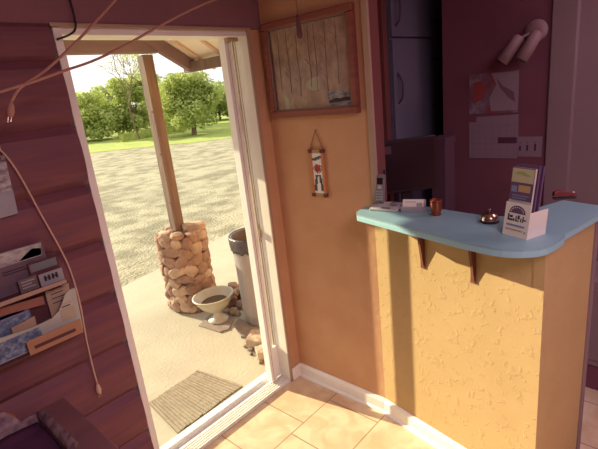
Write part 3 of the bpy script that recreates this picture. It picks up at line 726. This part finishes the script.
for p, q in (((1.03, -.975, 1.925), (.985, -.895, 1.80)), ((1.03, -1.065, 1.935), (.975, -1.000, 1.80))):
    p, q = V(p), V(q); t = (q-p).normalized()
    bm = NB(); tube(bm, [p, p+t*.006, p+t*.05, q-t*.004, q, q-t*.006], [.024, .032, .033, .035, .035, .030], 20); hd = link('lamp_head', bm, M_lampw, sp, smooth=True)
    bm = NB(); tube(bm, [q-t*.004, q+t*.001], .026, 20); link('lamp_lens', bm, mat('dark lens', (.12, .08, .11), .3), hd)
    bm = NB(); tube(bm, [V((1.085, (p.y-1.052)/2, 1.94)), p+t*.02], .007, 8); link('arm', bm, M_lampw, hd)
fix(sp)
dk = thing('office_desk', 'dark office desk behind the half wall', 'desk', (.65, -.55, 0))
bm = NB(); box(bm, .16, 1.08, -1.05, -.36, .735, .76); link('desktop', bm, M_desk, dk, bevel=.003)
bm = NB(); box(bm, .18, .21, -1.03, -.38, 0, .735); box(bm, 1.03, 1.06, -1.03, -.38, 0, .735); link('side_panel', bm, M_desk, dk); fix(dk)
pa, pb = V((.45, -.397, 0)), V((.715, -.625, 0)); ex = (pb-pa).normalized(); Wm = (pb-pa).length
ey = V((0, 0, 1)).cross(ex)      # away from the camera side
Mm = frame_mat(V((pa.x, pa.y, .761)), ex, ey)
mo = thing('monitor', 'black flat monitor on the office desk, seen through the counter opening', 'monitor', tuple(Mm @ V((Wm/2, .03, 0))))
bm = NB(); box(bm, 0, Wm, 0, .03, .36, .678, M=Mm); link('casing', bm, M_black, mo, bevel=.004)
bm = NB(); box(bm, .018, Wm-.018, -.002, 0, .378, .66, M=Mm); link('screen', bm, M_screen, mo)
bm = NB(); box(bm, .03, .075, -.004, -.002, .60, .645, M=Mm); link('sticker', bm, mat('dull sticker', (.10, .05, .07), .6), mo)
bm = NB(); box(bm, Wm/2-.03, Wm/2+.03, .03, .05, .01, .5, M=Mm); link('stand_neck', bm, M_black, mo)
bm = NB(); box(bm, Wm/2-.11, Wm/2+.11, -.05, .12, 0, .012, M=Mm); link('stand_foot', bm, M_black, mo, bevel=.004); fix(mo)
bx = thing('storage_box', 'slim rose grey box standing on the desk behind the monitor', 'box', (.90, -.72, .761))
bm = NB(); box(bm, .84, .98, -.62, -.53, .761, 1.36); link('body', bm, mat('plum grey box', (.115, .055, .08), .7), bx)
bm = NB(); box(bm, .835, .985, -.625, -.525, 1.36, 1.40); link('lid', bm, mat('plum grey box', (0, 0, 0)), bx); fix(bx)
lc = thing('low_cabinet', 'pale low cabinet beside the open end of the half wall', 'cabinet', (.93, -1.75, 0))
bm = NB(); box(bm, .80, 1.08, -2.10, -1.36, 0, .16); link('plinth', bm, M_maroon, lc)
bm = NB(); box(bm, .78, 1.08, -2.10, -1.34, .16, .66); link('body', bm, M_lilac, lc, bevel=.004)
bm = NB(); box(bm, .768, .78, -2.06, -1.36, .20, .62); lcd = link('drawer', bm, M_lilac, lc, bevel=.003)
bm = NB(); tube(bm, [(.768, -1.80, .5), (.75, -1.79, .5), (.75, -1.65, .5), (.768, -1.64, .5)], .006); link('handle', bm, M_chrome, lcd)
fix(lc)

# ------------------------------------------------------------------ porch
bm = NB(); prism(bm, [(-3.3, .17), (4.2, .17), (4.2, 3.78), (1.9, 3.30), (.36, 2.98), (-3.3, 2.3)], 2, GR-.12, GR); struct('porch_slab', bm, M_concrete)
bm = NB(); box(bm, -60, 110, .17, 140, -.6, -.22); struct('ground', bm, M_gravel)
struct('wall_outside', B(0.0, 5.5, .17, .24, -.3, 2.6), M_orange)
struct('wall_outside_left', B(-5.5, -1.062, .17, .24, -.3, 2.6), M_maroon2)
# lawn
bm = NB(); n = 40; near = []; far = []
for i in range(n+1):
    t = i/n; x = -20+t*75; yb = 30.5-1.1*x+.35*math.sin(x*.9) if x > 4 else 26+.2*math.sin(x)
    if x > 13.4: yb = 16.0-.12*(x-13.4)
    near.append(bm.verts.new((x, yb, -.205))); far.append(bm.verts.new((x, 75, .25)))
for i in range(n): bm.faces.new((near[i], near[i+1], far[i+1], far[i]))
r = bmesh.ops.extrude_face_region(bm, geom=bm.faces[:])
for v in r['geom']:
    if isinstance(v, bmesh.types.BMVert): v.co.z -= .3
struct('lawn', bm, M_grass)

# stone pillar: a core with fitted stones
pc = V((.43, 1.83, GR)); PR = .225
pil = thing('stone_pillar', 'round stacked stone pier holding the porch post', 'stone pier', tuple(pc))
bm = NB(); lathe(bm, [(PR-.045, 0), (PR-.04, .3), (PR-.045, .66), (PR-.06, .72)], tuple(pc), 24); link('core', bm, M_mortar, pil)
def stone(c, s, rot, m, parent, name='stone', seed=0):
    bm = NB(); bmesh.ops.create_icosphere(bm, subdivisions=2, radius=1)
    for v in bm.verts:
        p = v.co.copy(); q = V([math.copysign(abs(a)**.72, a) for a in p])
        q *= 1+.22*noise.noise(p*1.7+V((seed, seed*.7, 0)))
        v.co = q*(1+.10*noise.noise(p*4+V((seed*3, 0, 5))))
    M = Matrix.Translation(c) @ rot.to_4x4() @ Matrix.Diagonal((*s, 1))
    for v in bm.verts: v.co = M @ v.co
    return link(name, bm, m, parent)
sd = 0; z = .0
rows = [.11, .095, .105, .09, .11, .10, .10, .095]
z = 0; cnt = 0
for ri, h in enumerate(rows):
    ang = random.random(); end = ang+2*PI
    while ang < end-.12:
        w = random.uniform(.095, .18); da = w/PR*.92
        if ang+da > end-.15: w = (end-ang)*PR; da = end-ang
        a = ang+da/2; rr = PR-.03+random.uniform(-.008, .012)
        hh = h/2*random.uniform(1.0, 1.3)
        c = pc+V((rr*math.cos(a), rr*math.sin(a), z+h/2+random.uniform(-.022, .022)))
        if cnt < 98:
            rot = Matrix.Rotation(a, 3, 'Z') @ Matrix.Rotation(random.uniform(-.8, .8), 3, 'X')
            stone(c, (.045, w*.56, hh), rot, random.choice(M_stones), pil, seed=sd); cnt += 1
        sd += 1; ang += da
    z += h*.92
ztop = z
for i in range(12):
    a = i/8*2*PI; q_ = .165 if i < 8 else .07; c = pc+V((q_*math.cos(a), q_*math.sin(a), ztop+.0+random.uniform(0, .02)))
    stone(c, (.06, .065, .035), Matrix.Rotation(a+random.random(), 3, 'Z'), random.choice(M_stones), pil, 'cap_stone', seed=sd); sd += 1
stone(pc+V((.10, -.10, ztop+.055)), (.115, .075, .042), Matrix.Rotation(-.75, 3, 'Z'), M_stones[1], pil, 'cap_stone', 77)
fix(pil)
# post
post = thing('porch_post', 'square weathered wooden post rising from the stone pier', 'post', (.40, 1.84, .5))
bm = NB(); Mq = Matrix.Translation((.425, 1.86, 0)) @ Matrix.Rotation(.0, 4, 'Z')
box(bm, -.048, .048, -.048, .048, .52, 2.19, M=Mq); link('shaft', bm, M_post, post, bevel=.004)
bm = NB()
for z_, s in ((.9, .006), (1.35, .009), (1.72, .007)): tube(bm, [V((.425-.048, 1.86-.03+.01*s, z_)), V((.425-.053, 1.86-.03, z_))], s, 10)
link('knot', bm, M_rust, post); fix(post)
# porch frame and roof
pfm = thing('porch_roof', 'gabled porch roof of white ribbed metal on brown beams', 'porch roof', (-.4, 1.84, 2.19))
bm = NB(); box(bm, -2.6, .56, 1.80, 1.90, 2.205, 2.33); link('beam', bm, M_beam, pfm, bevel=.004)
bm = NB(); prism(bm, [(.46, 2.252), (.845, 2.026), (.91, 2.10), (.46, 2.375), (-.60, 3.0), (-.60, 2.87)], 1, 1.78, 1.84); link('rafter', bm, M_beam, pfm)
bm = NB(); prism(bm, [(-1.66, 2.252), (-2.045, 2.026), (-2.11, 2.10), (-1.66, 2.375), (-.60, 3.0), (-.60, 2.87)], 1, 1.78, 1.84); link('rafter', bm, M_beam, pfm)
bm = NB()
v = [bm.verts.new(p) for p in (V((.82, 1.9, 2.03)), V((.74, .24, 2.03)), V((.80, .24, 2.03)), V((.88, 1.9, 2.03)))]
f = bm.faces.new(v); r = bmesh.ops.extrude_face_region(bm, geom=[f]); [setattr(q, 'co', q.co+V((0, 0, .085))) for q in r['geom'] if isinstance(q, bmesh.types.BMVert)]
link('eave_beam', bm, M_post, pfm)
bm = NB(); sl_ = -.60
def rz(x): return 2.150-.60*(x-.84) if x > -.6 else 2.150-.60*(-.6-.84)-.60*(-.6-x)
box_pts = [(-2.2, rz(-2.2)), (-.6, rz(-.6)), (1.0, rz(1.0)), (1.0, rz(1.0)+.012), (-.6, rz(-.6)+.012), (-2.2, rz(-2.2)+.012)]
prism(bm, box_pts, 1, .24, 2.0)
link('roof_sheet', bm, M_roofm, pfm)
for yy in (.45, .75, 1.05, 1.35, 1.65):
    bm = NB(); prism(bm, [(-.6, rz(-.6)-.022), (1.0, rz(1.0)-.022), (1.0, rz(1.0)-.001), (-.6, rz(-.6)-.001)], 1, yy, yy+.035); link('roof_rib', bm, mat('roof rib tan', (.62, .48, .38), .6), pfm)
fix(pfm)

bm = NB(); prism(bm, [(-.445, 2.045), (-.475, 2.06), (-.54, 2.21), (-.80, 2.345), (-1.30, 2.52), (-1.66, 2.39), (-.60, 2.98), (-.445, 2.89)], 1, 2.06, 2.09); link('sun_block_panel', bm, M_beam, pfm)  # unseen panel added to cut the sun on right wall and counter
bm = NB(); prism(bm, [(-1.75, rz(-1.75)), (-.6, rz(-.6)), (-.40, rz(-.40)), (-.40, rz(-.40)+.012), (-.6, rz(-.6)+.012), (-1.75, rz(-1.75)+.012)], 1, 2.0, 2.12); link('roof_sheet', bm, M_roofm, pfm); fix(pfm)  # unseen roof strip added above the sun-blocking panel
# cream pedestal bowl
bc = V((.335, 1.315, GR))
bo = thing('pedestal_bowl', 'cream ceramic pedestal planter bowl in front of the stone pier', 'planter', tuple(bc))
bm = NB(); lathe(bm, [(.088, 0), (.092, .008), (.088, .018), (.055, .030), (.038, .055), (.036, .075), (.045, .095), (.07, .11)], tuple(bc+V((0, 0, .012))), 36); link('pedestal', bm, M_ceramic, bo, smooth=True)
bm = NB(); Mt = Matrix.Rotation(math.radians(-3), 4, V((.6, .8, 0)))
lathe(bm, [(.02, .105), (.06, .112), (.115, .150), (.155, .205), (.170, .245), (.184, .254), (.186, .262), (.172, .264), (.158, .252), (.138, .222), (.105, .190), (.05, .165), (.004, .160)], tuple(bc), 40, M=Mt); link('bowl', bm, M_ceramic, bo, smooth=True)
bm = NB(); lathe(bm, [(.004, .18), (.118, .198), (.118, .201), (.004, .206)], tuple(bc), 30, M=Mt); link('soil', bm, M_soil, bo); fix(bo)
# trash can
tc = V((.60, .97, GR))
tr = thing('trash_can', 'grey ribbed round trash can with black liner beside the door', 'trash can', tuple(tc))
bm = NB(); n = 48; rings = []
for r_, z_ in ((.165, 0), (.17, .02), (.205, .70), (.212, .72), (.212, .80), (.198, .80), (.19, .1)):
    rings.append([bm.verts.new(tc+V(((r_+(.004 if i % 4 < 2 and z_ < .7 else 0))*math.cos(2*PI*i/n), (r_+(.004 if i % 4 < 2 and z_ < .7 else 0))*math.sin(2*PI*i/n), z_+.001))) for i in range(n)])
for A, C in zip(rings, rings[1:]):
    for i in range(n): bm.faces.new((A[i], A[(i+1) % n], C[(i+1) % n], C[i]))
bm.faces.new(rings[0]); bm.faces.new(rings[-1])
link('body', bm, M_bin, tr)
bm = NB(); rings = []
for r_, z_ in ((.150, .45), (.195, .79), (.218, .808), (.224, .80), (.221, .73), (.214, .69), (.216, .688), (.216, .728), (.217, .80), (.205, .80), (.140, .45)):
    rings.append([bm.verts.new(tc+V((r_*math.cos(2*PI*i/n), r_*math.sin(2*PI*i/n), z_+(.010*math.sin(i*1.9)+.006*math.sin(i*3.1) if .68 < z_ < .74 else 0)))) for i in range(n)])
for A, C in zip(rings, rings[1:]):
    for i in range(n): bm.faces.new((A[i], A[(i+1) % n], C[(i+1) % n], C[i]))
bm.faces.new(rings[-1])
link('liner', bm, M_liner, tr, smooth=True); fix(tr)
# door mat: slats across
dm = thing('door_mat', 'grey brown ribbed door mat lying outside the threshold', 'mat', (-.46, .61, GR))
bm = NB(); a, b, c, d_ = V((-.252, .830, 0)), V((-.185, .40, 0)), V((-.725, .385, 0)), V((-.677, .805, 0))
NS = 22
def Q(s, t): return (d_*(1-s)+a*s)*(1-t)+(c*(1-s)+b*s)*t     # s across in x, t towards the door
bmr = NB(); 
for poly_ in ([Q(0, 0), Q(1, 0), Q(1, 1), Q(0, 1)],):
    v0 = [bmr.verts.new(p+V((0, 0, GR+.001))) for p in poly_]; v1 = [bmr.verts.new(p+V((0, 0, GR+.006))) for p in poly_]
    bmr.faces.new(v0); bmr.faces.new(v1[::-1])
    for i in range(4): bmr.faces.new((v0[i], v0[(i+1) % 4], v1[(i+1) % 4], v1[i]))
link('backing', bmr, mat('mat backing', (.10, .08, .06), .9), dm)
for i in range(NS):
    s0, s1 = (i+.04)/NS, (i+.90)/NS; m_ = NB(); e0, e1 = random.uniform(0, .02), 1-random.uniform(0, .02)
    pp = [Q(s0, e0), Q(s1, e0), Q(s1, e1), Q(s0, e1)]
    v0 = [m_.verts.new(p+V((0, 0, GR+.006))) for p in pp]; v1 = [m_.verts.new(p+V((0, 0, GR+.011+random.uniform(0, .003)))) for p in pp]
    m_.faces.new(v0); m_.faces.new(v1[::-1])
    for k in range(4): m_.faces.new((v0[k], v0[(k+1) % 4], v1[(k+1) % 4], v1[k]))
    link('rib', m_, mat('mat fibre', (.33, .285, .21), .95, (.26, .22, .165), 40), dm)
fix(dm)
# flagstones and rubble
def flag(pts, h, label, m, tilt=0):
    o = thing('flagstone', label, 'flagstone', (*pts[0], GR)); bm = NB(); prism(bm, pts, 2, GR+.0005, GR+h); link('slab', bm, m, o, bevel=.004); fix(o)
flag([(.20, 1.13), (.28, 1.10), (.44, 1.22), (.47, 1.42), (.34, 1.47), (.17, 1.40)], .012, 'flat flagstone under the cream pedestal bowl', M_rubble[2])
flag([(.24, .90), (.33, .80), (.372, .84), (.40, .98), (.46, 1.17), (.34, 1.11)], .02, 'flat dark flagstone at the foot of the trash can', M_rubble[2])
def rock(x, y, s, lab, m, zs=.6, zoff=0):
    global sd
    sd += 1
    o = stone(V((x, y, GR+s*zs*.85+zoff)), (s, s*.8, s*zs), Matrix.Rotation(random.random()*3, 3, 'Z') @ Matrix.Rotation(random.uniform(-.2, .2), 3, 'X'), random.choice(m), None, 'rubble_stone', sd)
    tag(o, lab, 'stone', 'rubble stones piled by the trash can')
LB = 'broken stone in the rubble heap between bowl and trash can'
for x, y, s, zo in ((.56, 1.42, .075, 0), (.66, 1.52, .085, 0), (.50, 1.30, .05, 0), (.62, 1.34, .06, 0), (.74, 1.40, .08, 0), (.55, 1.52, .07, 0), (.70, 1.66, .085, 0), (.62, 1.44, .06, .09), (.70, 1.52, .065, .11), (.57, 1.38, .045, .08), (.48, 1.38, .035, 0), (.50, 1.24, .03, 0), (.80, 1.60, .09, 0), (.68, 1.42, .05, .1)):
    rock(x, y, s, LB, [M_rubble[1], M_rubble[0], M_rubble[2]], .62, zo)
def block(x, y, rz, dims, lab, m, tilt=.12, zoff=0):
    o = thing('broken_block', lab, 'stone block', (x, y, GR))
    Mx = Matrix.Translation((x, y, GR+dims[2]/2+.012+zoff)) @ Matrix.Rotation(rz, 4, 'Z') @ Matrix.Rotation(tilt, 4, 'X')
    bm = NB(); bmesh.ops.create_cube(bm, size=1); bmesh.ops.subdivide_edges(bm, edges=bm.edges[:], cuts=3, use_grid_fill=True)
    for v in bm.verts:
        p = V((v.co.x*dims[0], v.co.y*dims[1], v.co.z*dims[2])); p += V([noise.noise(p*22+V((x*9, k, y*5))) for k in (0, 4, 9)])*.012; v.co = Mx @ p
    link('body', bm, m, o, bevel=.003); fix(o)
M_pblk = mat('pale block', (.46, .39, .31), .95, (.38, .31, .24), 14, bump=.004)
block(.255, .705, .5, (.17, .15, .07), 'pale stone block lying in front of the trash can', M_pblk, .1)
block(.165, .545, 1.0, (.13, .11, .06), 'pale stone block nearest the threshold', M_pblk, -.12)
block(.30, .585, .2, (.10, .10, .06), 'broken block behind the two pale blocks by the trash can', M_rubble[2], .1)
for x, y, s in ((.155, .69, .022), (.17, .77, .018), (.085, .49, .02), (.22, .79, .016), (.12, .64, .014)): rock(x, y, s, 'small stone chip at the edge of the rubble, before the pale blocks', M_rubble, .6)

# ------------------------------------------------------------------ trees beyond the yard
def leaves(bm, blobs, n, size):
    for _ in range(n):
        c, r = random.choice(blobs)
        u = V((random.gauss(0, 1), random.gauss(0, 1), random.gauss(0, 1))).normalized()*(random.random()**.35)
        p = V((c[0]+u.x*r[0], c[1]+u.y*r[1], c[2]+u.z*r[2]))
        a = V((random.gauss(0, 1), random.gauss(0, 1), random.gauss(0, 1))).normalized(); b = a.orthogonal().normalized()
        s = size*random.uniform(.6, 1.3)
        vs = [bm.verts.new(p+a*s), bm.verts.new(p+b*s*.5), bm.verts.new(p-a*s), bm.verts.new(p-b*s*.5)]
        bm.faces.new(vs)
def tree(name, label, cat, x, y, w, h, m, n, size=.14, z0=-.22, trunk=.12, blobs=14, group=None, low=.25, limbs=True):
    o = thing(name, label, cat, (x, y, z0), group)
    bm = NB(); bl = []; ring = []
    for i in range(blobs):
        a = random.random()*2*PI; rr = random.random()**.5*w*.5*.75; t = random.uniform(low, .9)
        k = 1-abs(t-.5)*.9
        c = (x+rr*math.cos(a)*k, y+rr*math.sin(a)*k, z0+h*t); r = w*random.uniform(.14, .24); bl.append((c, (r, r, min(r*.8, h*(1-t)+.1)))); ring.append(c)
    leaves(bm, bl, n, size); cr = link('crown', bm, m, o)
    bm = NB(); tube(bm, [(x, y, z0-.05), (x+.03*w, y, z0+h*.25), (x-.02*w, y, z0+h*.55), (x, y, z0+h*.8)], [trunk, trunk*.8, trunk*.5, trunk*.2], 8)
    if limbs:
        for c in ring[:10]: tube(bm, [(x, y, z0+h*.2), ((x+c[0])/2, (y+c[1])/2, z0+h*.3+(c[2]-z0-h*.2)*.4), c], [trunk*.4, trunk*.25, trunk*.08], 6)
    link('trunk', bm, M_bark, o); fix(o)
G = 'shrubs and trees along the far edge of the lawn'
tree('broadleaf_tree', 'big round leafy tree standing on the lawn right of the post', 'tree', 14.4, 21.3, 4.4, 3.6, M_leafA, 15000, .10, trunk=.16, blobs=26, low=.26)
spots = [  # x/y direction slope from the camera, depth y, width, height
    (.400, 31, 4.6, 3.0, M_leafB, 'pale shrub at the far left end of the tree line'),
    (.455, 29, 4.0, 3.1, M_leafA, 'rounded green shrub, second from the left of the tree line'),
    (.500, 31, 4.4, 3.6, M_leafB, 'pale green shrub left of the sparse tree'),
    (.545, 29, 3.8, 3.9, M_leafA, 'leafy tree standing just left of the porch post'),
    (.585, 32, 4.6, 4.6, M_leafB, 'taller pale tree directly behind the porch post'),
    (.640, 30, 4.6, 3.2, M_leafB, 'pale shrub just right of the porch post, behind the big tree'),
    (.700, 33, 5.0, 3.6, M_leafC, 'deep green tree behind the big round tree'),
    (.790, 31, 5.0, 3.3, M_leafC, 'deep green tree right of the big round tree'),
    (.865, 29, 5.0, 3.6, M_leafA, 'green tree at the right end of the tree line')]
for s, y, w, h, m, lab in spots:
    tree('shrub', lab, 'tree', -1.8+s*(y+1.84), y, w, h, m, 6500, .13, trunk=.10, blobs=16, group=G, low=.16, z0=-.12)
def twig_tree(x, y, h, lab, seed, m):
    rnd = random.Random(seed); o = thing('sparse_tree', lab, 'tree', (x, y, -.15)); bm = NB(); tips = []
    def grow(p, d, l, r, k):
        q = p+d*l; tube(bm, [p, p+d*l*.5+V((rnd.uniform(-.04, .04)*l, 0, rnd.uniform(-.04, .04)*l)), q], [r, r*.85, r*.65], 5); tips.append(q)
        if k == 0: return
        for _ in range(3):
            e = (d+V((rnd.uniform(-.8, .8), rnd.uniform(-.6, .6), rnd.uniform(-.2, .6)))).normalized(); grow(q, e, l*.68, r*.6, k-1)
    grow(V((x, y, -.2)), V((-.12, 0, 1)).normalized(), h*.45, .06, 4); link('trunk', bm, M_bark, o)
    bm = NB(); leaves(bm, [((t.x, t.y, t.z), (.35, .35, .3)) for t in tips[-60:]], 420, .08); link('leaves', bm, m, o); fix(o)
twig_tree(-1.8+.548*26.5, 24.7, 4.6, 'thin sparse tree with bare twigs left of the porch post', 4, M_leafB)
twig_tree(-1.8+.640*29, 27.2, 5.2, 'thin tall sparse tree showing between the post and the big tree', 9, M_leafB)
bm = NB()
for _ in range(2600):
    s = random.uniform(.50, .68); y = random.uniform(24.5, 28); x = -1.8+s*(y+1.84); h = random.uniform(.25, .6); a = random.random()*PI; w = .02
    dx, dy = math.cos(a)*w, math.sin(a)*w; l = random.uniform(-.1, .1)
    bm.faces.new([bm.verts.new((x-dx, y-dy, -.2)), bm.verts.new((x+dx, y+dy, -.2)), bm.verts.new((x+l, y, -.2+h))])
o = link('tall_grass', bm, M_tall); tag(o, 'strip of tall pale grass growing at the foot of the shrubs', 'grass', kind='stuff')

# ------------------------------------------------------------------ light
w = bpy.data.worlds.new('World'); S.world = w; w.use_nodes = True
bg = w.node_tree.nodes['Background']; bg.inputs[0].default_value = (1.0, .95, .90, 1); bg.inputs[1].default_value = 1.35
def lamp(name, kind, loc, energy, col, size=1, rot=(0, 0, 0), sy=None):
    l = bpy.data.lights.new(name, kind); l.energy = energy; l.color = col
    if kind == 'AREA':
        l.size = size
        if sy: l.shape = 'RECTANGLE'; l.size_y = sy
    o = bpy.data.objects.new(name, l); COL.objects.link(o); o.location = loc; o.rotation_euler = rot; return o, l
AZ, EL = math.radians(9.8), math.radians(19.5)
sd_ = V((math.sin(AZ)*math.cos(EL), -math.cos(AZ)*math.cos(EL), -math.sin(EL)))
o, l = lamp('sun', 'SUN', (0, 10, 8), 11.0, (1, .875, .58)); l.angle = math.radians(.55); o.rotation_euler = sd_.to_track_quat('-Z', 'Y').to_euler()
lamp('fill_light_room', 'AREA', (-1.5, -2.9, 2.55), 54, (1, .74, .90), 1.2)  # added fill light, lifts the ambient level of the room
lamp('fill_light_office', 'AREA', (.75, -2.2, 2.55), 9, (1, .70, .88), .8)  # added fill light for the office side
for nm, x, y, s, lab in (('fill_light_panel', -1.5, -2.9, .6, 'added square fill light panel over the room behind the viewer'), ('fill_light_panel', .75, -2.2, .4, 'added smaller square fill light panel over the office side')):  # made-up panels, added as bodies for the two fill lights
    t = thing(nm, lab, 'light', (x, y, 2.56)); bm = NB(); box(bm, x-s-.02, x+s+.02, y-s-.02, y+s+.02, 2.585, CEIL+.001); link('housing', bm, M_vinyl, t)
    bm = NB(); box(bm, x-s, x+s, y-s, y+s, 2.575, 2.585); link('diffuser', bm, mat('fill diffuser', (.8, .8, .8), .5, emit=((1, .6, .75), 1.0)), t); fix(t)  # glowing face of the added fill panel

# ------------------------------------------------------------------ camera
yaw, pitch, roll, F = .8121, .2887, -.1097, 453.2
f = V((math.sin(yaw)*math.cos(pitch), math.cos(yaw)*math.cos(pitch), -math.sin(pitch)))
r = V((math.cos(yaw), -math.sin(yaw), 0)); u = r.cross(f)
r2 = r*math.cos(roll)+u*math.sin(roll); u2 = -r*math.sin(roll)+u*math.cos(roll)
cam = bpy.data.cameras.new('camera'); co = bpy.data.objects.new('camera', cam); COL.objects.link(co)
m = Matrix((r2, u2, -f)).transposed().to_4x4(); m.translation = V((-1.8001, -1.8354, 1.7768)); co.matrix_world = m
cam.sensor_width = 36; cam.sensor_fit = 'HORIZONTAL'; cam.lens = F*36/598; cam.clip_start = .02; cam.clip_end = 500
S.camera = co
vs = S.view_settings; vs.view_transform = 'Standard'; vs.look = 'None'; vs.gamma = 1; vs.exposure = 0; vs.use_curve_mapping = False
